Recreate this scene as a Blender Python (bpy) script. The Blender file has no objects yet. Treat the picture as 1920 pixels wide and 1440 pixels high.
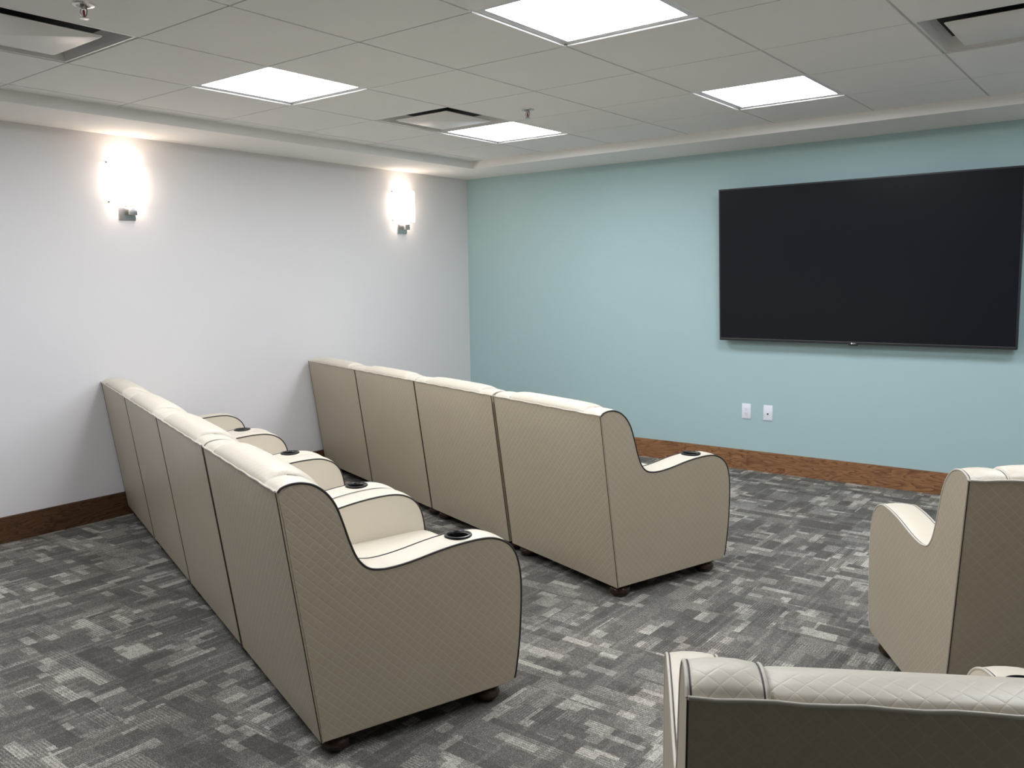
import bpy, bmesh, math, random
from mathutils import Vector, Matrix
random.seed(7)
scene = bpy.context.scene
col = scene.collection
PI = math.pi

# ------------------------------------------------------------------ dimensions
T = 0.6096                       # ceiling module
XA, YB = 0.678, -1.146           # first grid lines off the left / far soffit
ZC, ZS = 2.433, 2.374            # tile plane, soffit underside
XS, YS = 0.545, -0.560           # inner edges of the soffit
RX, RY = 6.80, -10.60             # right wall, near wall
XE, YE = XA + 9*T, YB - 14*T     # far ends of the tray
HB = 0.150                       # baseboard height

# ------------------------------------------------------------------ node helpers
class NT:
    def __init__(s, name):
        s.m = bpy.data.materials.new(name); s.m.use_nodes = True
        s.t = s.m.node_tree; s.t.nodes.clear()
        s.out = s.t.nodes.new('ShaderNodeOutputMaterial')
        s.b = s.t.nodes.new('ShaderNodeBsdfPrincipled')
        s.t.links.new(s.b.outputs[0], s.out.inputs[0])
    def n(s, typ, **kw):
        nd = s.t.nodes.new(typ)
        for k, v in kw.items():
            setattr(nd, k, v)
        return nd
    def link(s, a, b): s.t.links.new(a, b)
    def put(s, sock, v):
        if isinstance(v, bpy.types.NodeSocket): s.link(v, sock)
        else: sock.default_value = v
    def math(s, op, a, b=None, c=None, clamp=False):
        nd = s.n('ShaderNodeMath', operation=op, use_clamp=clamp)
        s.put(nd.inputs[0], a)
        if b is not None: s.put(nd.inputs[1], b)
        if c is not None: s.put(nd.inputs[2], c)
        return nd.outputs[0]
    def mix(s, f, a, b, mode='MIX'):
        nd = s.n('ShaderNodeMix', data_type='RGBA', blend_type=mode)
        s.put(nd.inputs[0], f); s.put(nd.inputs[6], a); s.put(nd.inputs[7], b)
        return nd.outputs[2]
    def noise(s, vec, scale, detail=2, rough=.5, dist=0):
        nd = s.n('ShaderNodeTexNoise'); s.link(vec, nd.inputs['Vector'])
        nd.inputs['Scale'].default_value = scale; nd.inputs['Detail'].default_value = detail
        nd.inputs['Roughness'].default_value = rough; nd.inputs['Distortion'].default_value = dist
        return nd.outputs[0]
    def ramp(s, f, stops, interp='LINEAR'):
        nd = s.n('ShaderNodeValToRGB'); r = nd.color_ramp; r.interpolation = interp
        while len(r.elements) < len(stops): r.elements.new(.5)
        for e, (p, c) in zip(r.elements, stops):
            e.position = p; e.color = (c[0], c[1], c[2], 1) if hasattr(c, '__len__') else (c, c, c, 1)
        s.put(nd.inputs[0], f); return nd.outputs[0]
    def xyz(s, vec):
        nd = s.n('ShaderNodeSeparateXYZ'); s.link(vec, nd.inputs[0]); return nd.outputs
    def comb(s, x, y, z=0.0):
        nd = s.n('ShaderNodeCombineXYZ'); s.put(nd.inputs[0], x); s.put(nd.inputs[1], y); s.put(nd.inputs[2], z)
        return nd.outputs[0]
    def scale(s, vec, sc):
        nd = s.n('ShaderNodeVectorMath', operation='MULTIPLY'); s.link(vec, nd.inputs[0]); nd.inputs[1].default_value = sc
        return nd.outputs[0]
    def obj(s): return s.n('ShaderNodeTexCoord').outputs['Object']
    def pos(s): return s.n('ShaderNodeNewGeometry').outputs['Position']
    def uv(s): return s.n('ShaderNodeTexCoord').outputs['UV']
    def white(s, vec):
        nd = s.n('ShaderNodeTexWhiteNoise', noise_dimensions='3D'); s.link(vec, nd.inputs['Vector']); return nd.outputs
    def bump(s, h, strength, dist, normal=None):
        nd = s.n('ShaderNodeBump'); s.put(nd.inputs['Height'], h)
        nd.inputs['Strength'].default_value = strength; nd.inputs['Distance'].default_value = dist
        if normal is not None: s.link(normal, nd.inputs['Normal'])
        return nd.outputs[0]
    def set(s, **kw):
        for k, v in kw.items():
            s.put(s.b.inputs[k.replace('_', ' ')], v)
        return s

def rgb(r, g, b): return (r, g, b, 1.0)

def simple(name, c, rough=.5, metal=0.0, spec=.5, nscale=None, nb=.0):
    m = NT(name)
    m.b.inputs['Base Color'].default_value = rgb(*c)
    m.b.inputs['Roughness'].default_value = rough
    m.b.inputs['Metallic'].default_value = metal
    m.b.inputs['Specular IOR Level'].default_value = spec
    if nscale:
        v = m.obj(); h = m.noise(v, nscale, 3)
        m.link(m.bump(h, nb, .002), m.b.inputs['Normal'])
    return m.m

def wall_paint(name, c, rough=.55, var=.03):
    m = NT(name); v = m.pos()
    f = m.noise(v, 1.3, 3)
    a = tuple(x*(1-var) for x in c); b = tuple(min(1, x*(1+var)) for x in c)
    m.link(m.mix(f, rgb(*a), rgb(*b)), m.b.inputs['Base Color'])
    m.b.inputs['Roughness'].default_value = rough
    m.b.inputs['Specular IOR Level'].default_value = .35
    m.link(m.bump(m.noise(v, 260, 2), .08, .001), m.b.inputs['Normal'])
    return m.m

M = {}
M['white_wall'] = wall_paint('warm_white_paint', (.72, .705, .705))
M['teal_wall'] = wall_paint('soft_teal_paint', (.395, .545, .555))
M['other_wall'] = wall_paint('beige_paint', (.58, .565, .54))
M['near_wall'] = wall_paint('dark_taupe_paint', (.14, .13, .12))
M['soffit'] = wall_paint('flat_white_soffit_paint', (.82, .81, .785), .8)

def ceiling_tile_mat():
    m = NT('fine_texture_ceiling_tile'); v = m.pos()
    c = m.mix(m.noise(v, 2.2, 2), rgb(.755, .75, .735), rgb(.795, .79, .775))
    cell = m.white(m.n('ShaderNodeVectorMath', operation='FLOOR').outputs[0])[0]
    m.link(c, m.b.inputs['Base Color'])
    m.b.inputs['Roughness'].default_value = .9
    m.b.inputs['Specular IOR Level'].default_value = .15
    m.link(m.bump(m.noise(v, 420, 3, .7), .15, .001), m.b.inputs['Normal'])
    return m.m
M['tile'] = ceiling_tile_mat()
M['grid'] = simple('painted_ceiling_grid', (.72, .71, .69), .5)

def leather(name, c1, c2, quilt):
    m = NT(name); uv = m.uv(); o = m.obj()
    c = m.mix(m.noise(o, 5, 4, .6), rgb(*c1), rgb(*c2))
    x, y, _ = m.xyz(uv)
    nrm = m.bump(m.noise(uv, 900, 2), .10, .0006)
    nrm = m.bump(m.noise(o, 9, 3), .22, .006, nrm)
    if quilt:
        s = quilt
        def groove(a):
            fr = m.math('FRACT', a)
            d = m.math('ABSOLUTE', m.math('SUBTRACT', fr, .5))       # 0..0.5, .5 at line
            return m.math('POWER', m.math('MULTIPLY', d, 2.0), 7.0)
        a = m.math('DIVIDE', m.math('ADD', x, y), s)
        b = m.math('DIVIDE', m.math('SUBTRACT', x, y), s)
        g = m.math('MAXIMUM', groove(a), groove(b))
        h = m.math('SUBTRACT', 1.0, g)
        nrm = m.bump(h, .24, .0018, nrm)
        c = m.mix(m.math('MULTIPLY', g, .16), c, rgb(.62, .58, .50))
    m.link(c, m.b.inputs['Base Color'])
    m.link(nrm, m.b.inputs['Normal'])
    m.b.inputs['Roughness'].default_value = .40
    m.b.inputs['Specular IOR Level'].default_value = .42
    return m.m
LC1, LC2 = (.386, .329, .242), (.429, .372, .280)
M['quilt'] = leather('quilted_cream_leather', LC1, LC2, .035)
M['smooth'] = leather('smooth_cream_leather', (.585, .53, .435), (.63, .575, .475), None)
M['rollq'] = leather('quilted_cream_leather_roll', (.585, .53, .435), (.63, .575, .475), .035)
M['piping'] = simple('dark_brown_piping', (.022, .018, .015), .45)
M['welt'] = simple('cream_welt', (.52, .48, .41), .45)
M['dust'] = simple('black_dust_cover', (.006, .006, .006), .95, 0, .1)
M['black_plastic'] = simple('black_plastic', (.005, .005, .006), .3)
M['chrome'] = simple('brushed_nickel', (.55, .54, .53), .28, 1.0)
M['white_plastic'] = simple('white_plastic', (.80, .82, .88), .35)
M['slot'] = simple('dark_socket_slot', (.03, .03, .035), .5)
M['grey_slot'] = simple('grey_socket_recess', (.28, .28, .30), .5)
M['bezel'] = simple('dark_grey_bezel', (.016, .017, .021), .38)
M['bezel_lip'] = simple('satin_metal_lip', (.22, .22, .24), .3, 1.0)
M['tvback'] = simple('black_television_back', (.012, .012, .013), .6)
M['logo'] = simple('white_logo_print', (.75, .75, .75), .4)
M['vent'] = simple('white_enamel_vent', (.74, .73, .71), .42, 0, .5)
M['ventpan'] = simple('vent_pan_grey', (.40, .40, .39), .45)
M['neck'] = simple('dark_vent_throat', (.008, .008, .012), .8)
M['lightframe'] = simple('white_light_frame', (.62, .62, .64), .35)
M['red_bulb'] = simple('red_glass_bulb', (.35, .02, .03), .12)

def screen_mat():
    m = NT('matte_black_screen')
    m.b.inputs['Base Color'].default_value = rgb(.009, .010, .014)
    m.b.inputs['Roughness'].default_value = .30
    m.b.inputs['Specular IOR Level'].default_value = .16
    return m.m
M['screen'] = screen_mat()

def foot_mat():
    m = NT('dark_walnut_foot'); v = m.obj()
    f = m.noise(m.scale(v, (12, 12, 70)), 1.0, 3)
    m.link(m.mix(f, rgb(.014, .006, .003), rgb(.045, .018, .008)), m.b.inputs['Base Color'])
    m.b.inputs['Roughness'].default_value = .25
    return m.m
M['foot'] = foot_mat()

def oak(name, axis, dark):
    """plain-sawn stained oak: cathedral figure running along the board"""
    m = NT(name); p = m.xyz(m.pos())
    L = p[0] if axis == 0 else p[1]
    board = m.math('FLOOR', m.math('DIVIDE', m.math('ADD', L, -2.745), 2.44))
    off = m.math('MULTIPLY', board, 3.7)
    vec = m.comb(m.math('MULTIPLY', m.math('ADD', L, off), 1.15), m.math('MULTIPLY', p[2], 7.0), board)
    warp = m.noise(vec, 1.35, 3, .5, .6)
    rings = m.math('MULTIPLY', warp, 17.0)
    saw = m.math('FRACT', rings)
    line = m.math('POWER', saw, 2.2)
    pores = m.noise(m.comb(m.math('MULTIPLY', L, 14), m.math('MULTIPLY', p[2], 520.0), board), 1.0, 2)
    c = m.mix(line, rgb(*(x*dark for x in (.215, .108, .048))), rgb(*(x*dark for x in (.070, .027, .012))))
    c = m.mix(m.ramp(pores, [(.50, 0.0), (.66, .75)]), c, rgb(*(x*dark for x in (.05, .02, .010))))
    pn = m.noise(m.comb(m.math('MULTIPLY', L, 4.5), m.math('MULTIPLY', p[2], 22), board), 1.0, 1)
    c = m.mix(m.ramp(pn, [(.60, 0.0), (.68, .55)]), c, rgb(*(x*dark for x in (.075, .030, .014))))
    bw = m.white(m.comb(board, 3.0, 1.0))[0]
    c = m.mix(m.math('MULTIPLY', bw, .25), c, rgb(*(x*dark for x in (.12, .055, .025))))
    m.link(c, m.b.inputs['Base Color'])
    m.b.inputs['Roughness'].default_value = .38
    m.link(m.bump(pores, .12, .001), m.b.inputs['Normal'])
    return m.m
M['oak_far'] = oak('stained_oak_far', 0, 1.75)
M['oak_side_shaded'] = oak('stained_oak_side_shaded', 1, .55)  # same stained oak darkened: the shade on this board is in its colour

def carpet_mat():
    m = NT('woven_block_carpet'); p = m.xyz(m.pos()); X, Y = p[0], p[1]
    # slight irregularity of the woven edges
    jit = m.math('MULTIPLY', m.math('SUBTRACT', m.noise(m.pos(), 140, 2), .5), .010)
    X = m.math('ADD', X, jit); Y = m.math('ADD', Y, jit)
    def cells(a, b, la, lb, seed, stagger=True):
        """random value per rectangle, la long (along a), lb across"""
        row = m.math('FLOOR', m.math('DIVIDE', b, lb))
        rnd = m.white(m.comb(row, seed, 1.7))[0]
        ln = m.math('MULTIPLY', m.math('ADD', m.math('MULTIPLY', rnd, .9), .6), la)
        sh = m.math('MULTIPLY', m.white(m.comb(row, seed, 9.3))[0], 7.0)
        cx = m.math('FLOOR', m.math('ADD', m.math('DIVIDE', a, ln), sh))
        return m.white(m.comb(cx, row, seed))[0], row
    big, _ = cells(Y, X, .24, .16, 11.0)
    med, _ = cells(Y, X, .165, .072, 23.0)
    medx, _ = cells(X, Y, .165, .072, 37.0)
    sml, _ = cells(Y, X, .095, .039, 41.0)
    smx, _ = cells(X, Y, .095, .039, 53.0)
    thin, _ = cells(Y, X, .42, .017, 61.0)
    quarter = m.math('GREATER_THAN', m.white(m.comb(m.math('FLOOR', m.math('DIVIDE', X, .25)), m.math('FLOOR', m.math('DIVIDE', Y, .25)), 5.0))[0], .50)
    sel = m.math('GREATER_THAN', big, .5)
    def lerp(f, a, b): return m.math('ADD', m.math('MULTIPLY', a, m.math('SUBTRACT', 1.0, f)), m.math('MULTIPLY', b, f))
    A = lerp(quarter, med, medx); B = lerp(quarter, sml, smx)
    base = m.math('ADD', m.math('MULTIPLY', A, .40), m.math('MULTIPLY', big, .16))
    hi = m.math('MULTIPLY', m.math('GREATER_THAN', B, .76), m.math('GREATER_THAN', A, .28))
    hi2 = m.math('MULTIPLY', m.math('GREATER_THAN', thin, .80), m.math('LESS_THAN', A, .75))
    lo = m.math('LESS_THAN', B, .16)
    v = m.math('ADD', base, m.math('MULTIPLY', hi, .27))
    v = m.math('ADD', v, m.math('MULTIPLY', hi2, .13))
    v = m.math('SUBTRACT', v, m.math('MULTIPLY', lo, .12))
    # ribbed cells
    rib = m.math('MULTIPLY', m.math('SINE', m.math('MULTIPLY', lerp(quarter, X, Y), 2*PI/.011)), .5)
    ribm = m.math('MULTIPLY', m.math('GREATER_THAN', medx, .62), .26)
    v = m.math('ADD', v, m.math('MULTIPLY', rib, ribm))
    pile = m.math('MULTIPLY', m.math('SUBTRACT', m.noise(m.pos(), 230, 2, .75), .5), 1.9)
    pile2 = m.math('MULTIPLY', m.math('SUBTRACT', m.noise(m.pos(), 70, 2, .6), .5), .6)
    v = m.math('ADD', m.math('ADD', v, pile), pile2)
    v = m.math('ADD', v, m.math('MULTIPLY', m.math('SUBTRACT', m.noise(m.pos(), .9, 2), .5), .25))
    c = m.ramp(v, [(.0, (.085, .080, .073)), (.30, (.145, .138, .125)), (.55, (.240, .228, .204)), (.80, (.41, .388, .343)), (1.0, (.56, .53, .47))])
    tint = m.mix(m.noise(m.pos(), 3.0, 2), rgb(1.06, .98, .97), rgb(.95, 1.01, 1.0))
    m.link(m.mix(1.0, c, tint, 'MULTIPLY'), m.b.inputs['Base Color'])
    m.b.inputs['Roughness'].default_value = 1.0
    m.b.inputs['Specular IOR Level'].default_value = .05
    m.link(m.bump(m.noise(m.pos(), 420, 2, .7), .5, .004), m.b.inputs['Normal'])
    return m.m
M['carpet'] = carpet_mat()

def emit(name, c, s, base=(.8, .8, .8)):
    m = NT(name)
    m.b.inputs['Base Color'].default_value = rgb(*base)
    m.b.inputs['Emission Color'].default_value = rgb(*c)
    m.b.inputs['Emission Strength'].default_value = s
    m.b.inputs['Roughness'].default_value = .4
    return m.m
M['led'] = emit('lit_led_diffuser', (.935, .965, 1.03), 15.4)
M['shade'] = emit('lit_frosted_glass_shade', (1.0, .84, .72), 4.0)
M['bulb'] = emit('lit_bulb', (1.0, .76, .58), 11.0)

# ------------------------------------------------------------------ mesh helpers
def link(name, me, mat=None, parent=None):
    o = bpy.data.objects.new(name, me); col.objects.link(o)
    if mat is not None: me.materials.append(M[mat])
    if parent is not None: o.parent = parent
    return o

def from_bm(name, bm, mat, parent=None, smooth=35):
    bmesh.ops.recalc_face_normals(bm, faces=bm.faces[:])
    me = bpy.data.meshes.new(name); bm.to_mesh(me); bm.free()
    if smooth:
        for p in me.polygons: p.use_smooth = True
        me.set_sharp_from_angle(angle=math.radians(smooth))
    return link(name, me, mat, parent)

def box(bm, x0, x1, y0, y1, z0, z1, bev=0, seg=2, mtx=None):
    r = bmesh.ops.create_cube(bm, size=1)
    vs = r['verts']
    for v in vs:
        v.co = Vector(((x0+x1)/2 + v.co.x*(x1-x0), (y0+y1)/2 + v.co.y*(y1-y0), (z0+z1)/2 + v.co.z*(z1-z0)))
    if bev:
        es = list({e for v in vs for e in v.link_edges})
        r2 = bmesh.ops.bevel(bm, geom=es, offset=bev, segments=seg, affect='EDGES', profile=.5)
        vs = list({v for f in r2['faces'] for v in f.verts} | {v for v in vs if v.is_valid})
    if mtx is not None:
        bmesh.ops.transform(bm, matrix=mtx, verts=vs)
    return vs

def boxobj(name, b, mat, parent=None, bev=0, seg=2, mtx=None):
    bm = bmesh.new(); box(bm, *b, bev=bev, seg=seg, mtx=mtx)
    return from_bm(name, bm, mat, parent, 35 if bev else 0)

def lathe(bm, prof, c=(0, 0, 0), seg=32, axis='z'):
    """prof = [(r,z)...]; open ends with r=0 are closed"""
    rings = []
    for r, z in prof:
        if r < 1e-6: rings.append([bm.verts.new((0, 0, z))])
        else: rings.append([bm.verts.new((r*math.cos(2*PI*k/seg), r*math.sin(2*PI*k/seg), z)) for k in range(seg)])
    for a, b in zip(rings, rings[1:]):
        for k in range(seg):
            k2 = (k+1) % seg
            if len(a) == 1 and len(b) == 1: continue
            if len(a) == 1: bm.faces.new((a[0], b[k], b[k2]))
            elif len(b) == 1: bm.faces.new((a[k], a[k2], b[0]))
            else: bm.faces.new((a[k], a[k2], b[k2], b[k]))
    vs = [v for r in rings for v in r]
    m = Matrix.Translation(c)
    if axis == 'x': m = m @ Matrix.Rotation(PI/2, 4, 'Y')
    if axis == 'y': m = m @ Matrix.Rotation(PI/2, 4, 'X')
    bmesh.ops.transform(bm, matrix=m, verts=vs)
    return vs

def tube(bm, pts, r, seg=8, closed=False):
    pts = [Vector(p) for p in pts]; rings = []; n = len(pts); prev = None
    for i, p in enumerate(pts):
        if closed: t = pts[(i+1) % n] - pts[i-1]
        else: t = pts[min(i+1, n-1)] - pts[max(i-1, 0)]
        t.normalize()
        if prev is None:
            a = Vector((0, 0, 1)) if abs(t.z) < .9 else Vector((1, 0, 0))
            s = t.cross(a).normalized()
        else:
            s = (prev - t*prev.dot(t)).normalized()
        prev = s; u = t.cross(s)
        rings.append([bm.verts.new(p + r*(math.cos(2*PI*k/seg)*s + math.sin(2*PI*k/seg)*u)) for k in range(seg)])
    prs = list(zip(rings, rings[1:])) + ([(rings[-1], rings[0])] if closed else [])
    for a, b in prs:
        for k in range(seg):
            bm.faces.new((a[k], a[(k+1) % seg], b[(k+1) % seg], b[k]))
    if not closed:
        bm.faces.new(rings[0][::-1]); bm.faces.new(rings[-1])

def thing(name, label, cat, loc=(0, 0, 0), rz=0, group=None):
    o = bpy.data.objects.new(name, None); col.objects.link(o)
    o.location = loc; o.rotation_euler = (0, 0, rz)
    o.empty_display_size = .1
    o['label'] = label; o['category'] = cat
    if group: o['group'] = group
    return o
def struct(o): o['kind'] = 'structure'; return o
def dup(root, loc, rz, label):
    r = root.copy(); col.objects.link(r); r.location = loc; r.rotation_euler = (0, 0, rz); r['label'] = label
    for ch in root.children:
        c = ch.copy(); col.objects.link(c); c.parent = r
        for g in ch.children:
            d = g.copy(); col.objects.link(d); d.parent = c
    return r

# ------------------------------------------------------------------ room shell
struct(boxobj('floor', (0, RX, RY, 0, -.06, 0), 'carpet'))
struct(boxobj('wall_left', (-.12, 0, RY-.12, .12, -.06, ZC+.25), 'white_wall'))
struct(boxobj('wall_far', (0, RX, 0, .12, -.06, ZC+.25), 'teal_wall'))
struct(boxobj('wall_right', (RX, RX+.12, RY-.12, .12, -.06, ZC+.25), 'other_wall'))
struct(boxobj('wall_near', (0, RX, RY-.12, RY, -.06, ZC+.25), 'near_wall'))
bm = bmesh.new()
box(bm, 0, XS, RY, 0, ZS, ZC+.20)
box(bm, XE, RX, RY, 0, ZS, ZC+.20)
box(bm, XS, XE, YS, 0, ZS, ZC+.20)
box(bm, XS, XE, RY, YE, ZS, ZC+.20)
so = from_bm('trim_1', bm, 'soffit', None, 0); struct(so)

def baseboard(name, b, mat, axis):
    bm = bmesh.new(); vs = box(bm, *b)
    es = [e for e in bm.edges if all(abs(v.co.z-HB) < 1e-5 for v in e.verts)]
    bmesh.ops.bevel(bm, geom=es, offset=.004, segments=2, affect='EDGES')
    return struct(from_bm(name, bm, mat, None, 35))
baseboard('baseboard_left', (0, .018, RY, -.018, 0, HB), 'oak_side_shaded', 1)
baseboard('baseboard_far', (0, RX, -.018, 0, 0, HB), 'oak_far', 0)

# suspended ceiling: tegular tiles hang just below a narrow grid
lights = [(1, 3), (4, 3), (1, 0), (4, 0), (1, 6), (4, 6), (1, 9), (7, 0), (7, 3)]  # last five are out of view, added to light the room
vents = [(1, 5), (1, 1), (6, 1)]
skip = set(lights + vents)
xs_ = [XS] + [XA + i*T for i in range(0, 10)]
ys_ = [YS] + [YB - j*T for j in range(0, 15)]
bm = bmesh.new(); bg = bmesh.new()
GAP, TH = .0055, .009
for i in range(len(xs_)-1):
    for j in range(len(ys_)-1):
        if (i-1, j-1) in skip: continue
        x0, x1, y1, y0 = xs_[i], xs_[i+1], ys_[j], ys_[j+1]
        gx0 = 0 if i == 0 else GAP
        gy1 = 0 if j == 0 else .0035
        box(bm, x0+gx0, x1-GAP, y0+.0035, y1-gy1, ZC, ZC+.02)
ce = from_bm('ceiling', bm, 'tile', None, 0); struct(ce)
for x in xs_[1:]:
    box(bg, x-.007, x+.007, YE, YS, ZC+TH, ZC+TH+.01)
for y in ys_[1:]:
    box(bg, XS, XE, y-.007, y+.007, ZC+TH, ZC+TH+.01)
gr = from_bm('ceiling_grid', bg, 'grid', ce, 0)
bm = bmesh.new(); box(bm, XS, XE, YE, YS, ZC+.135, ZC+.16)
pl = from_bm('ceiling_deck', bm, 'neck', ce, 0)

# ------------------------------------------------------------------ ceiling lights
def frame_ring(bm, a, b, z0, z1, r=0):
    """square ring outer half-size a, inner half-size b, between z0 (low) and z1"""
    def sq(h, z): return [bm.verts.new((sx*h, sy*h, z)) for sx, sy in ((-1, -1), (1, -1), (1, 1), (-1, 1))]
    o0, i0, o1, i1 = sq(a, z0), sq(b, z0), sq(a, z1), sq(b, z1)
    for k in range(4):
        k2 = (k+1) % 4
        bm.faces.new((o0[k], o0[k2], i0[k2], i0[k]))
        bm.faces.new((o1[k], i1[k], i1[k2], o1[k2]))
        bm.faces.new((o0[k], o1[k], o1[k2], o0[k2]))
        bm.faces.new((i0[k], i0[k2], i1[k2], i1[k]))
def rounded_square(bm, h, r, z, seg=6):
    vs = []
    for cx, cy, a0 in ((h-r, h-r, 0), (-h+r, h-r, 90), (-h+r, -h+r, 180), (h-r, -h+r, 270)):
        for k in range(seg+1):
            a = math.radians(a0 + 90*k/seg); vs.append(bm.verts.new((cx+r*math.cos(a), cy+r*math.sin(a), z)))
    return vs
def make_light():
    t = thing('ceiling_light', '', 'ceiling light', group='square LED panel lights in the ceiling grid')
    bm = bmesh.new(); frame_ring(bm, .298, .272, .0075, .030); from_bm('frame', bm, 'lightframe', t, 0)
    bm = bmesh.new()
    a = rounded_square(bm, .274, .012, .0085); b = rounded_square(bm, .274, .012, .0100)
    bm.faces.new(a[::-1]); bm.faces.new(b)
    for k in range(len(a)): bm.faces.new((a[k], a[(k+1) % len(a)], b[(k+1) % len(a)], b[k]))
    from_bm('diffuser', bm, 'led', t, 0)
    bm = bmesh.new(); box(bm, -.297, .297, -.297, .297, .030, .075); from_bm('housing', bm, 'ventpan', t, 0)
    return t
ll = {
 (1, 3): 'lit square ceiling light left of centre, above the back row of armchairs',
 (4, 3): 'largest lit square ceiling light, cut by the top edge of the photo',
 (1, 0): 'small lit square ceiling light beside the middle air vent, near the room corner',
 (4, 0): 'lit square ceiling light in front of the television wall, on the right',
 (1, 6): 'added unseen square fill light behind the back row near the white wall',
 (1, 9): 'added unseen square fill light farthest behind the back row near the white wall',
 (4, 6): 'added unseen square fill light overhead behind the camera',
 (7, 0): 'added unseen square fill light above the right end of the teal wall',
 (7, 3): 'added square fill light above the right-hand armchairs, out of frame'}
L0 = None
for (i, j) in lights:
    c = (XA+(i+.5)*T, YB-(j+.5)*T, ZC)
    if L0 is None: L0 = make_light(); L0.location = c; L0['label'] = ll[(i, j)]
    else: dup(L0, c, 0, ll[(i, j)])

# ------------------------------------------------------------------ air vents
def make_vent():
    t = thing('air_vent', '', 'air vent', group='square plaque air vents in the ceiling')
    bm = bmesh.new()
    frame_ring(bm, .299, .290, .002, .012)
    from_bm('flange', bm, 'vent', t, 0)
    # sloping pan that rises from the flange to the dark throat
    bm = bmesh.new()
    def sq(h, z): return [bm.verts.new((sx*h, sy*h, z)) for sx, sy in ((-1, -1), (1, -1), (1, 1), (-1, 1))]
    rings = [sq(.290, .004), sq(.286, .014), sq(.278, .040), sq(.268, .062)]
    for a, b in zip(rings, rings[1:]):
        for k in range(4): bm.faces.new((a[k], a[(k+1) % 4], b[(k+1) % 4], b[k]))
    from_bm('pan', bm, 'vent', t, 0)
    bm = bmesh.new(); box(bm, -.270, .270, -.270, .270, .062, .120)
    from_bm('throat', bm, 'neck', t, 0)
    bm = bmesh.new()
    a = rounded_square(bm, .205, .012, -.002); b = rounded_square(bm, .210, .014, .004); c2 = rounded_square(bm, .202, .012, .008)
    bm.faces.new(a[::-1]); bm.faces.new(c2)
    for r0, r1 in ((a, b), (b, c2)):
        for k in range(len(a)): bm.faces.new((r0[k], r0[(k+1) % len(a)], r1[(k+1) % len(a)], r1[k]))
    from_bm('plaque', bm, 'vent', t, 50)
    return t
vl = {(1, 5): 'square air vent at the upper left, cut by the left edge of the photo',
      (1, 1): 'square air vent with a dark slot, touching a small ceiling light near the room corner',
      (6, 1): 'square grey air vent at the upper right, cut by the right edge of the photo'}
V0 = None
for (i, j) in vents:
    c = (XA+(i+.5)*T, YB-(j+.5)*T, ZC)
    if V0 is None: V0 = make_vent(); V0.location = c; V0['label'] = vl[(i, j)]
    else: dup(V0, c, 0, vl[(i, j)])

# ------------------------------------------------------------------ sprinklers
def make_sprinkler():
    t = thing('fire_sprinkler', '', 'sprinkler', group='pendent fire sprinklers in the ceiling')
    bm = bmesh.new(); lathe(bm, [(.0, -.001), (.020, -.001), (.024, -.006), (.036, -.004), (.040, 0), (.040, .004), (0, .004)]); from_bm('escutcheon', bm, 'chrome', t)
    bm = bmesh.new(); lathe(bm, [(0, -.001), (.011, -.001), (.011, -.014), (.007, -.018), (0, -.018)], seg=16)
    tube(bm, [(-.009, 0, -.012), (-.014, 0, -.022), (-.012, 0, -.034), (-.003, 0, -.044)], .0022, 6)
    tube(bm, [(.009, 0, -.012), (.014, 0, -.022), (.012, 0, -.034), (.003, 0, -.044)], .0022, 6)
    from_bm('frame_arms', bm, 'chrome', t)
    bm = bmesh.new(); lathe(bm, [(0, -.018), (.0035, -.020), (.004, -.030), (.0025, -.040), (0, -.042)], seg=12); from_bm('bulb', bm, 'red_bulb', t)
    bm = bmesh.new(); lathe(bm, [(0, -.042), (.006, -.043), (.015, -.047), (.016, -.049), (.005, -.049), (0, -.050)], seg=20); from_bm('deflector', bm, 'chrome', t)
    return t
S0 = make_sprinkler(); S0.location = (2.19, -2.00, ZC); S0['label'] = 'small chrome fire sprinkler behind the small ceiling light near the room corner'
dup(S0, (2.138, -4.53, ZC), .4, 'small chrome fire sprinkler at the top left edge above the left air vent')

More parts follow.
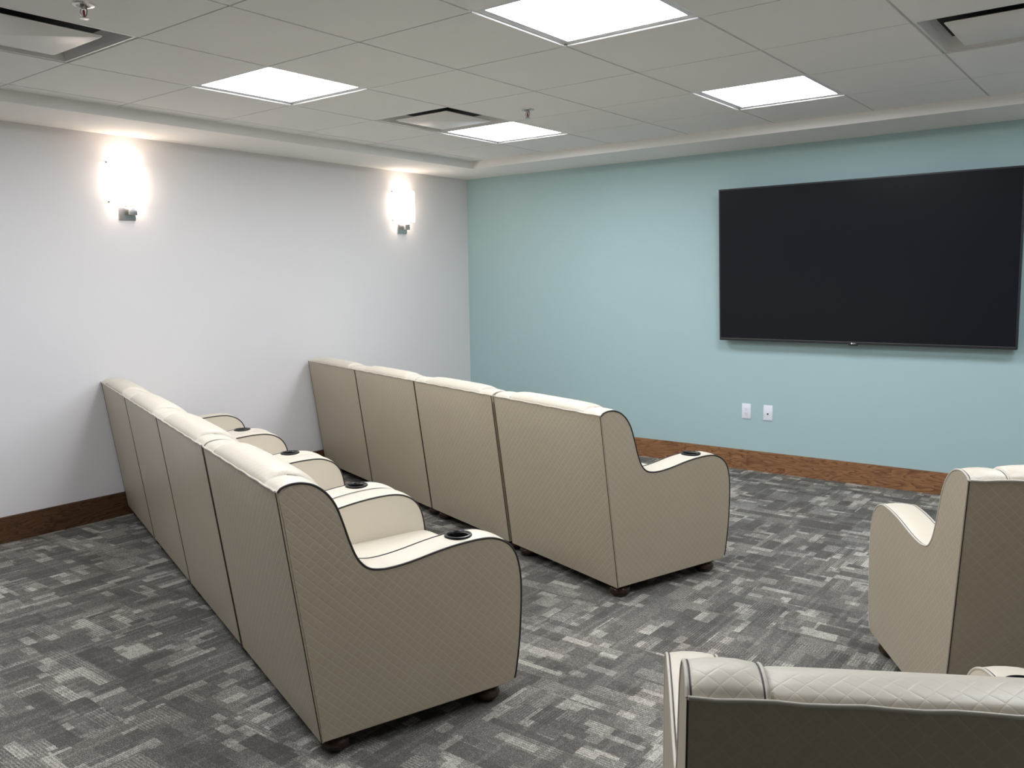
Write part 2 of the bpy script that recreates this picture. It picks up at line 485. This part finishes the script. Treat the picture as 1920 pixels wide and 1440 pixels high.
# ------------------------------------------------------------------ wall sconces
def make_sconce():
    # local: +x out of the wall
    t = thing('wall_sconce', '', 'wall lamp', group='lit sconces on the white wall')
    boxobj('backplate', (0, .012, -.054, .054, -.092, .070), 'chrome', t, bev=.003)
    bm = bmesh.new()
    box(bm, .010, .062, -.014, .038, -.062, -.012, bev=.003)
    box(bm, .030, .056, -.008, .032, -.018, .006, bev=.002)
    from_bm('arm', bm, 'chrome', t)
    # curved frosted glass shade open at top and bottom
    bm = bmesh.new(); N = 24; rows = []
    for z in (.004, .012, .10, .19, .253, .259):
        f = 1.0 + (-.04 if z in (.004, .259) else 0)
        ring_o = []; ring_i = []
        for k in range(N+1):
            a = -PI/2 + PI*k/N
            ring_o.append(bm.verts.new((.018 + .098*math.cos(a)*f, .108*math.sin(a), z)))
            ring_i.append(bm.verts.new((.018 + .092*math.cos(a), .102*math.sin(a), z)))
        rows.append((ring_o, ring_i))
    for (o0, i0), (o1, i1) in zip(rows, rows[1:]):
        for k in range(N):
            bm.faces.new((o0[k], o0[k+1], o1[k+1], o1[k])); bm.faces.new((i0[k], i1[k], i1[k+1], i0[k+1]))
        bm.faces.new((o0[0], o1[0], i1[0], i0[0])); bm.faces.new((o0[N], i0[N], i1[N], o1[N]))
    for o_, i_ in (rows[0], rows[-1]):
        for k in range(N): bm.faces.new((o_[k], i_[k], i_[k+1], o_[k+1]))
    from_bm('shade', bm, 'shade', t, 50)
    for z in (.016, .252):
        for sy in (-1, 1):
            boxobj('shade_clip', (.0, .020, sy*.106-.004, sy*.106+.004, z-.006, z+.006), 'chrome', t, bev=.0015)
    bm = bmesh.new(); lathe(bm, [(0, .03), (.014, .03), (.014, .08), (.018, .085), (.018, .088), (0, .088)], c=(.052, .0, 0), seg=16)
    from_bm('socket', bm, 'white_plastic', t)
    bm = bmesh.new(); lathe(bm, [(0, .088), (.013, .090), (.024, .125), (.028, .150), (.024, .172), (.012, .186), (0, .190)], c=(.052, 0, 0), seg=20)
    from_bm('bulb', bm, 'bulb', t, 60)
    return t
K0 = make_sconce(); K0.location = (0, -3.275, 1.952); K0['label'] = 'lit white glass wall sconce on the left, above the back row of armchairs'
dup(K0, (0, -.860, 1.948), 0, 'lit white glass wall sconce on the white wall nearest the teal wall')

# ------------------------------------------------------------------ television
tilt = math.radians(3.1)
tv = thing('wall_television', 'large flat black television mounted on the teal wall', 'television', (3.513, -.080, .983))
R_ = Matrix.Rotation(tilt, 4, 'X')
TW, THt = .970, 1.105
def tvobj(name, b, mat, bev=0, par=None): return boxobj(name, b, mat, par or tv, bev, 2, R_)
case = tvobj('casing', (-TW, TW, 0.002, .034, 0, THt), 'tvback', .003)
bm = bmesh.new()
for b in ((-TW, -TW+.011, -.003, .004, 0, THt), (TW-.011, TW, -.003, .004, 0, THt), (-TW+.011, TW-.011, -.003, .004, THt-.011, THt), (-TW+.011, TW-.011, -.003, .004, 0, .016)):
    box(bm, *b, bev=.001, seg=1, mtx=R_)
bz = from_bm('bezel', bm, 'bezel', tv)
tvobj('bezel_lip', (-TW+.011, TW-.011, -.0045, -.002, .0150, .0185), 'bezel_lip', 0)
tvobj('screen', (-TW+.010, TW-.010, -.0006, .003, .015, THt-.010), 'screen')
tvobj('sensor_tab', (-.030, .030, -.006, .004, -.008, .010), 'bezel', .002)
# small round emblem and two letters on the lower bezel
bm = bmesh.new(); lathe(bm, [(0, -.0012), (.0052, -.0012), (.0052, 0), (0, 0)], seg=18)
bmesh.ops.transform(bm, matrix=R_ @ Matrix.Translation((-.009, -.0062, .0075)) @ Matrix.Rotation(-PI/2, 4, 'X'), verts=bm.verts[:])
from_bm('emblem', bm, 'logo', tv, 0)
cu = bpy.data.curves.new('lettering', 'FONT'); cu.body = 'LG'; cu.size = .0125; cu.extrude = .0004; cu.align_x = 'LEFT'
to = bpy.data.objects.new('tmp', cu); col.objects.link(to)
dg = bpy.context.evaluated_depsgraph_get(); me = bpy.data.meshes.new_from_object(to.evaluated_get(dg))
bpy.data.objects.remove(to); me.transform(R_ @ Matrix.Translation((-.001, -.0068, .0035)) @ Matrix.Rotation(PI/2, 4, 'X'))
me.name = 'lettering'; me.materials.clear(); link('lettering', me, 'logo', tv)
bm = bmesh.new()
box(bm, -.62, .62, .034, .052, .18, .72, bev=.004, mtx=R_)
from_bm('rear_housing', bm, 'tvback', tv)
bm = bmesh.new()
box(bm, -.36, -.32, .062, .080, .20, .66); box(bm, .32, .36, .062, .080, .20, .66)
box(bm, -.42, .42, .066, .080, .30, .36); box(bm, -.42, .42, .066, .080, .54, .60)
box(bm, -.36, -.32, .010, .066, .58, .62); box(bm, .32, .36, .010, .066, .58, .62)
box(bm, -.36, -.32, .030, .066, .30, .33); box(bm, .32, .36, .030, .066, .30, .33)
from_bm('wall_bracket', bm, 'tvback', tv, 0)

# ------------------------------------------------------------------ wall plates
def plate(name, label, x, duplex):
    t = thing(name, label, 'outlet' if duplex else 'wall plate', (x, 0, .4465))
    bm = bmesh.new(); box(bm, -.0352, .0352, -.006, .0008, -.0575, .0575, bev=.003)
    from_bm('cover_plate', bm, 'white_plastic', t)
    if duplex:
        rc = boxobj('receptacle', (-.0165, .0165, -.0085, -.005, -.033, .033), 'white_plastic', t, bev=.001)
        for zc in (.016, -.018):
            boxobj('slot', (-.0085, -.0055, -.0090, -.0080, zc-.002, zc+.006), 'grey_slot', rc)
            boxobj('slot', (.0055, .0085, -.0090, -.0080, zc-.001, zc+.005), 'grey_slot', rc)
            bm = bmesh.new(); lathe(bm, [(0, 0), (.0026, 0), (.0026, .001), (0, .001)], c=(0, -.0081, zc-.0085), seg=10, axis='y')
            from_bm('ground_hole', bm, 'grey_slot', rc, 0)
    else:
        boxobj('jack_insert', (-.009, .009, -.0080, -.005, -.014, .012), 'white_plastic', t, bev=.001)
        bm = bmesh.new(); box(bm, -.006, .006, -.0086, -.0078, -.011, -.003); box(bm, -.0035, .0035, -.0086, -.0078, -.013, -.011)
        from_bm('jack_port', bm, 'slot', t, 0)
    for zc in (.048, -.048):
        bm = bmesh.new(); lathe(bm, [(0, 0), (.0028, 0), (.0024, .0008), (0, .001)], c=(0, -.006, zc), seg=12, axis='y')
        from_bm('screw', bm, 'white_plastic', t)
plate('power_outlet', 'white power outlet low on the teal wall, left of the pair', 2.731, True)
plate('data_plate', 'white wall plate with one small dark jack, right of the power outlet', 2.898, False)

# ------------------------------------------------------------------ armchairs
def catmull(pts, n=6):
    out = []
    P = [Vector((a, b)) for a, b in pts]
    for i in range(len(P)-1):
        p0 = P[i-1] if i > 0 else 2*P[0]-P[1]
        p1, p2 = P[i], P[i+1]
        p3 = P[i+2] if i+2 < len(P) else 2*P[-1]-P[-2]
        for k in range(n):
            t = k/n
            out.append(.5*((2*p1) + (-p0+p2)*t + (2*p0-5*p1+4*p2-p3)*t*t + (-p0+3*p1-3*p2+p3)*t**3))
    out.append(P[-1]); return out

# outline of the side, u forward, z up (top-back corner round to the front foot)
OUT = [(-.106, .862), (-.092, .874), (-.062, .881), (-.028, .879), (.008, .866), (.042, .838), (.070, .796), (.092, .735), (.112, .670),
       (.134, .618), (.165, .584), (.208, .571), (.262, .570), (.330, .577), (.425, .592), (.510, .600), (.590, .600),
       (.642, .588), (.685, .562), (.713, .522), (.729, .460), (.733, .390), (.730, .300), (.722, .200), (.709, .110), (.701, .075)]
TOP = catmull(OUT, 5)
def normals2(P):
    N = []
    for i in range(len(P)):
        t = (P[min(i+1, len(P)-1)] - P[max(i-1, 0)]).normalized(); N.append(Vector((-t.y, t.x)))
    return N
TOPN = normals2(TOP)
ZB = .062
def arclen(P):
    s = [0]
    for a, b in zip(P, P[1:]): s.append(s[-1] + (b-a).length)
    return s
TS = arclen(TOP)

def arm_mesh(v0, v1):
    """solid side: full outline, crowned between its two piped edges. local x = -v (right), y = u, z"""
    bm = bmesh.new(); uvl = bm.loops.layers.uv.new('UVMap')
    w = v1-v0
    sec = [(0, -.006), (.004, -.0015), (.012, .001), (.3*w, .0045), (.5*w, .0055), (.7*w, .0045), (w-.012, .001), (w-.004, -.0015), (w, -.006)]
    bott = [Vector((.690, ZB+.003)), Vector((.672, ZB)), Vector((.4, ZB)), Vector((.2, ZB)), Vector((0, ZB)), Vector((-.004, ZB+.004))]
    back = [Vector((-.004+(-.106+.004)*k/8, ZB+.004+(.862-ZB-.004)*k/8)) for k in range(1, 8)]
    rings = []
    for dv, off in sec:
        ring = [TOP[i] + TOPN[i]*off*min(1.0, .25+.75*i/10) for i in range(len(TOP))]
        e = -.004 if dv in (0, w) else 0
        ring += [p + Vector((0, -e)) for p in bott] + [p + Vector((-e, 0)) for p in back]
        rings.append([bm.verts.new((-(v0+dv), p.x, p.y)) for p in ring])
    n = len(rings[0]); mats = []
    for a, b in zip(rings, rings[1:]):
        for k in range(n):
            f = bm.faces.new((a[k], a[(k+1) % n], b[(k+1) % n], b[k]))
            for lp in f.loops:
                idx = rings.index  # noqa
                co = lp.vert.co
                kk = k if lp.vert in (a[k], b[k]) else k+1
                s_ = TS[kk] if kk < len(TS) else TS[-1] + .2
                lp[uvl].uv = (-co.x, s_)
            if k < len(TOP)-1: f.material_index = 2 if TOP[k].y > .72 and TOP[k].x < .1 else 1
    for q, ring in enumerate((rings[0], rings[-1])):
        f = bm.faces.new(ring)
        if (q == 1) == (v0 == 0): f.material_index = 1
        for lp in f.loops: lp[uvl].uv = (lp.vert.co.y, lp.vert.co.z)
    bmesh.ops.recalc_face_normals(bm, faces=bm.faces[:])
    return bm

def bool_cut(bm, cutter_bm, name):
    me = bpy.data.meshes.new(name); bm.to_mesh(me); bm.free()
    for m_ in ('quilt', 'smooth', 'rollq'): me.materials.append(M[m_])
    mc = bpy.data.meshes.new('c'); cutter_bm.to_mesh(mc); cutter_bm.free()
    a = bpy.data.objects.new('a_tmp', me); b = bpy.data.objects.new('b_tmp', mc)
    col.objects.link(a); col.objects.link(b)
    md = a.modifiers.new('b', 'BOOLEAN'); md.operation = 'DIFFERENCE'; md.solver = 'EXACT'; md.object = b
    dg = bpy.context.evaluated_depsgraph_get(); dg.update()
    r = bpy.data.meshes.new_from_object(a.evaluated_get(dg))
    bpy.data.objects.remove(a); bpy.data.objects.remove(b); bpy.data.meshes.remove(mc)
    r.name = name
    return r

def finish_mesh(name, me, mats, parent, ang=40):
    for p in me.polygons: p.use_smooth = True
    me.set_sharp_from_angle(angle=math.radians(ang))
    if not len(me.materials):
        for m in mats: me.materials.append(M[m])
    o = bpy.data.objects.new(name, me); col.objects.link(o); o.parent = parent
    return o

def loft(profs, vs, mats, name, parent, uvscale=1.0, closed_ends=True, ang=40):
    """profs: list of closed (u,z) rings, one for each v"""
    bm = bmesh.new(); uvl = bm.loops.layers.uv.new('UVMap')
    rings = [[bm.verts.new((-v, p.x, p.y)) for p in ring] for ring, v in zip(profs, vs)]
    S = arclen(profs[len(profs)//2] + [profs[len(profs)//2][0]])
    n = len(rings[0])
    for a, b, va, vb in zip(rings, rings[1:], vs, vs[1:]):
        for k in range(n):
            f = bm.faces.new((a[k], a[(k+1) % n], b[(k+1) % n], b[k]))
            uvs = [(va, S[k]), (va, S[k+1]), (vb, S[k+1]), (vb, S[k])]
            for lp, q in zip(f.loops, uvs): lp[uvl].uv = q
    for ring in (rings[0], rings[-1]):
        f = bm.faces.new(ring)
        for lp in f.loops: lp[uvl].uv = (lp.vert.co.y, lp.vert.co.z)
    bmesh.ops.recalc_face_normals(bm, faces=bm.faces[:])
    me = bpy.data.meshes.new(name); bm.to_mesh(me); bm.free()
    return finish_mesh(name, me, mats, parent, ang)

def make_chair(W, t, group, kind='end', roll=(.015, .004)):
    root = thing('armchair', '', 'armchair', group=group)
    CUP = (.066, .522)                                   # v, u of the cup holder
    for (v0, v1, cup) in ((0, t, True), (W-t, W, False)):
        bm = arm_mesh(v0, v1)
        if cup:
            cb = bmesh.new(); lathe(cb, [(0, .52), (.036, .52), (.036, .70), (0, .70)], c=(-CUP[0], CUP[1], 0), seg=32)
            me = bool_cut(bm, cb, 'armrest')
        else:
            me = bpy.data.meshes.new('armrest'); bm.to_mesh(me); bm.free()
        arm = finish_mesh('armrest', me, ['quilt', 'smooth', 'rollq'], root)
        for v in (v0, v1):
            e = .0015 if v == v0 else -.0015
            inner = v in (t, W-t)
            P3 = [(-(v+e), p.x+nn.x*-.002, p.y+nn.y*-.002) for p, nn in zip(TOP, TOPN)]
            if kind == 'cream':                          # cream bead with a fine dark stitch line beside it
                bm = bmesh.new(); tube(bm, P3, .0036, 8); from_bm('piping', bm, 'welt', arm, 60)
                q = .0062 if v == v0 else -.0062
                bm = bmesh.new(); tube(bm, [(-(v+q), p.x+nn.x*-.0008, p.y+nn.y*-.0008) for p, nn in zip(TOP, TOPN)], .0013, 6)
                from_bm('stitching', bm, 'piping', arm, 60)
            elif inner:
                bm = bmesh.new(); tube(bm, P3[14:], .0034, 8); from_bm('piping', bm, 'piping', arm, 60)
                bm = bmesh.new(); tube(bm, P3[:15], .0022, 6); from_bm('welt', bm, 'welt', arm, 60)
            elif v == 0 and kind == 'end':
                bm = bmesh.new(); tube(bm, P3, .0037, 8); from_bm('piping', bm, 'piping', arm, 60)
            else:
                bm = bmesh.new(); tube(bm, P3, .0026, 6); from_bm('welt', bm, 'welt', arm, 60)
        if cup:
            bm = bmesh.new()
            lathe(bm, [(0, .530), (.0345, .530), (.0355, .600), (.0365, .6075), (.040, .6105), (.0455, .6095), (.0475, .6055), (.0475, .600), (.037, .598), (.037, .527), (0, .527)], c=(-CUP[0], CUP[1], 0), seg=36)
            from_bm('cup_holder', bm, 'black_plastic', arm, 50)
    # backrest cushion between the wings, with a rolled top
    BK = catmull([(-.104, .859), (-.094, .874), (-.064, .886), (-.025, .886), (.016, .872), (.054, .840), (.084, .790), (.104, .720), (.122, .640), (.142, .560), (.162, .480), (.176, .400)], 4)
    BN = normals2(BK)
    tail = [Vector((.05, .39)), Vector((-.055, .42)), Vector((-.075, .6))]
    n = 13; g = .0008; va, vb = t+g, W-t-g
    profs = []; vs = []
    for k in range(n):
        s = k/(n-1); d = abs(2*s-1)
        off = roll[0]*(1-d**4) - roll[1]
        if k in (0, n-1): off = -.003 - roll[1]
        vs.append(va+(vb-va)*(.5-.5*math.cos(PI*s))); profs.append([p+q*off*min(1.0, .1+i/9) for i, (p, q) in enumerate(zip(BK, BN))] + tail)
    loft(profs, vs, ['rollq'], 'backrest', root, ang=50)
    # flat quilted back panel
    bm = bmesh.new(); uvl = bm.loops.layers.uv.new('UVMap')
    nu = Vector((-.992, -.126))                           # outward normal of the back plane in (u,z)
    p0, p1 = Vector((-.003, ZB)), Vector((-.107, .861))
    NX, NZ = 14, 14
    gridv = []
    for a in range(NZ+1):
        row = []
        for b in range(NX+1):
            fz, fv = a/NZ, b/NX
            off = .004 + .007*(1-(2*fv-1)**6)*(1-(2*fz-1)**6)
            q = p0.lerp(p1, fz) + nu*off
            row.append(bm.verts.new((-(fv*(W-.003)+.0015), q.x, q.y)))
        gridv.append(row)
    for a in range(NZ):
        for b in range(NX): bm.faces.new((gridv[a][b], gridv[a][b+1], gridv[a+1][b+1], gridv[a+1][b]))
    rim = gridv[0] + [r[-1] for r in gridv[1:]] + gridv[-1][-2::-1] + [r[0] for r in gridv[-2:0:-1]]
    inner = [bm.verts.new(v.co - Vector((0, nu.x, nu.y))*.007) for v in rim]
    for k in range(len(rim)): bm.faces.new((rim[k], rim[(k+1) % len(rim)], inner[(k+1) % len(rim)], inner[k]))
    for f in bm.faces:
        for lp in f.loops: lp[uvl].uv = (lp.vert.co.x, lp.vert.co.z)
    bmesh.ops.recalc_face_normals(bm, faces=bm.faces[:])
    me = bpy.data.meshes.new('back_panel'); bm.to_mesh(me); bm.free()
    bp = finish_mesh('back_panel', me, ['quilt'], root)
    bm = bmesh.new()
    tube(bm, [(-.002-(W-.004)*k/20, p1.x-.005, p1.y+.0025+.0015*math.sin(k*1.9)) for k in range(21)], .0034, 8)
    from_bm('welt', bm, 'welt', bp, 60)
    for x in (-.001, -(W-.001)):
        bm = bmesh.new()
        tube(bm, [(x, p0.lerp(p1, k/8).x-.004, p0.lerp(p1, k/8).y) for k in range(9)], .0017, 6)
        from_bm('seam', bm, 'piping', bp, 60)
    # seat cushion
    SEAT = catmull([(.10, .30), (.10, .41), (.13, .418), (.25, .421), (.45, .424), (.62, .428), (.70, .428), (.733, .420), (.748, .400), (.752, .360), (.746, .315), (.728, .296), (.60, .290), (.35, .290), (.12, .290)], 4)
    SN = normals2(SEAT)
    profs = []; vs = []
    for k in range(n):
        s = k/(n-1); d = abs(2*s-1); off = .012*(1-d**3) - (.006 if k in (0, n-1) else 0)
        vs.append(va+(vb-va)*(.5-.5*math.cos(PI*s))); profs.append([p+q*off for p, q in zip(SEAT, SN)][:-1])
    seat = loft(profs, vs, ['smooth'], 'seat', root, ang=50)
    bm = bmesh.new(); tube(bm, [(-(va+(vb-va)*k/16), .742+.008*(1-abs(2*k/16-1)**3), .416+.006*(1-abs(2*k/16-1)**3)) for k in range(17)], .0035, 8)
    from_bm('front_piping', bm, 'piping', seat, 60)
    # front footrest panel
    FR = catmull([(.60, .078), (.69, .075), (.722, .082), (.734, .11), (.740, .18), (.738, .25), (.728, .282), (.69, .288), (.60, .288)], 4)
    FN = normals2(FR)
    profs = []; vs = []
    for k in range(n):
        s = k/(n-1); d = abs(2*s-1); off = .004*(1-d**3) - (.005 if k in (0, n-1) else 0)
        vs.append(va+(vb-va)*(.5-.5*math.cos(PI*s))); profs.append([p+q*off for p, q in zip(FR, FN)])
    loft(profs, vs, ['smooth'], 'footrest', root, ang=50)
    # black underside
    boxobj('base', (-W+.030, -.030, .022, .655, .046, .074), 'dust', root)
    # bun feet
    for (v, u) in ((.060, .058), (W-.060, .058), (.060, .615), (W-.060, .615)):
        bm = bmesh.new()
        lathe(bm, [(0, 0), (.026, 0), (.034, .003), (.045, .014), (.049, .027), (.046, .040), (.036, .049), (.030, .053), (.030, .062), (0, .062)], c=(-v, u, 0), seg=28)
        from_bm('foot', bm, 'foot', root, 50)
    return root

def rowpos(x0, y0, yaw, s):                 # point s metres along the row towards the white wall
    return (x0 - math.cos(yaw)*s, y0 - math.sin(yaw)*s, 0)

G1 = 'front row of four joined armchairs'; G2 = 'back row of four joined armchairs'
W, t = .842, .125
lab1 = ['aisle end armchair of the row nearest the television, its whole side and cup holder showing',
        'second armchair from the aisle in the row nearest the television',
        'third armchair from the aisle in the row nearest the television',
        'armchair touching the white wall in the row nearest the television']
lab2 = ['large aisle end armchair of the row farther from the television, cup holder in its arm',
        'second armchair from the aisle in the row farther from the television',
        'third armchair from the aisle in the row farther from the television',
        'armchair touching the white wall in the row farther from the television']
C0 = make_chair(W, t, G1)
C1 = make_chair(W, t, G1, 'middle')
yaw1 = math.radians(-17.69); s = 0
for k, gap in enumerate((.024, .009, .009, 0)):
    p = rowpos(3.314, -2.864, yaw1, s)
    if k == 0: C0.location = p; C0.rotation_euler = (0, 0, yaw1); C0['label'] = lab1[0]
    elif k == 1: C1.location = p; C1.rotation_euler = (0, 0, yaw1); C1['label'] = lab1[1]
    else: dup(C1, p, yaw1, lab1[k])
    s += W + gap
yaw2 = math.radians(-18.99); s = 0
for k, gap in enumerate((.020, .004, .004, 0)):
    c = dup(C0 if k == 0 else C1, rowpos(3.250, -4.514, yaw2, s), yaw2, lab2[k]); c['group'] = G2
    s += W + gap
G3 = 'right-hand armchairs turned towards the television'
CB = make_chair(.80, .115, G3, 'cream', (.003, .015))
yb = math.radians(29.52)
CB.location = (5.340, -4.533, 0); CB.rotation_euler = (0, 0, yb)
CB['label'] = 'armchair seen from behind in the lower right foreground, cut by the bottom edge'
ya = math.radians(32.12)
lx, ly = 5.459 - math.cos(ya)*.87, -2.824 - math.sin(ya)*.87        # left rear corner
CA = make_chair(.80, .115, G3, 'cream', (.012, .005))
CA.location = (lx + math.cos(ya)*.80, ly + math.sin(ya)*.80, 0); CA.rotation_euler = (0, 0, ya)
CA['label'] = ('armchair on the right with a dark shaded back, beyond the foreground armchair')

# ------------------------------------------------------------------ world, camera
w = bpy.data.worlds.new('World'); scene.world = w; w.use_nodes = True
w.node_tree.nodes['Background'].inputs[0].default_value = (.02, .02, .02, 1)
w.node_tree.nodes['Background'].inputs[1].default_value = 0.2

f = 1589.56
yaw, pitch, roll = math.radians(37.7915), math.radians(7.0494), math.radians(-.8270)
cy, sy = math.cos(yaw), math.sin(yaw)
fw = Vector((-sy*math.cos(pitch), cy*math.cos(pitch), -math.sin(pitch)))
r = Vector((cy, sy, 0)); u = r.cross(fw)
r2 = math.cos(roll)*r + math.sin(roll)*u; u2 = -math.sin(roll)*r + math.cos(roll)*u
cam = bpy.data.cameras.new('camera'); co = bpy.data.objects.new('camera', cam); col.objects.link(co)
cam.sensor_fit = 'HORIZONTAL'; cam.sensor_width = 36; cam.lens = f/1920*36
cam.clip_start = .02
mtx = Matrix((r2, u2, -fw)).transposed().to_4x4(); mtx.translation = (5.2076, -6.0766, 1.4592)
co.matrix_world = mtx
scene.camera = co

scene.view_settings.view_transform = 'Standard'
scene.view_settings.look = 'None'
scene.view_settings.gamma = 1
scene.view_settings.use_curve_mapping = False
scene.view_settings.exposure = 0.75
scene.cycles.max_bounces = 10
scene.cycles.diffuse_bounces = 7
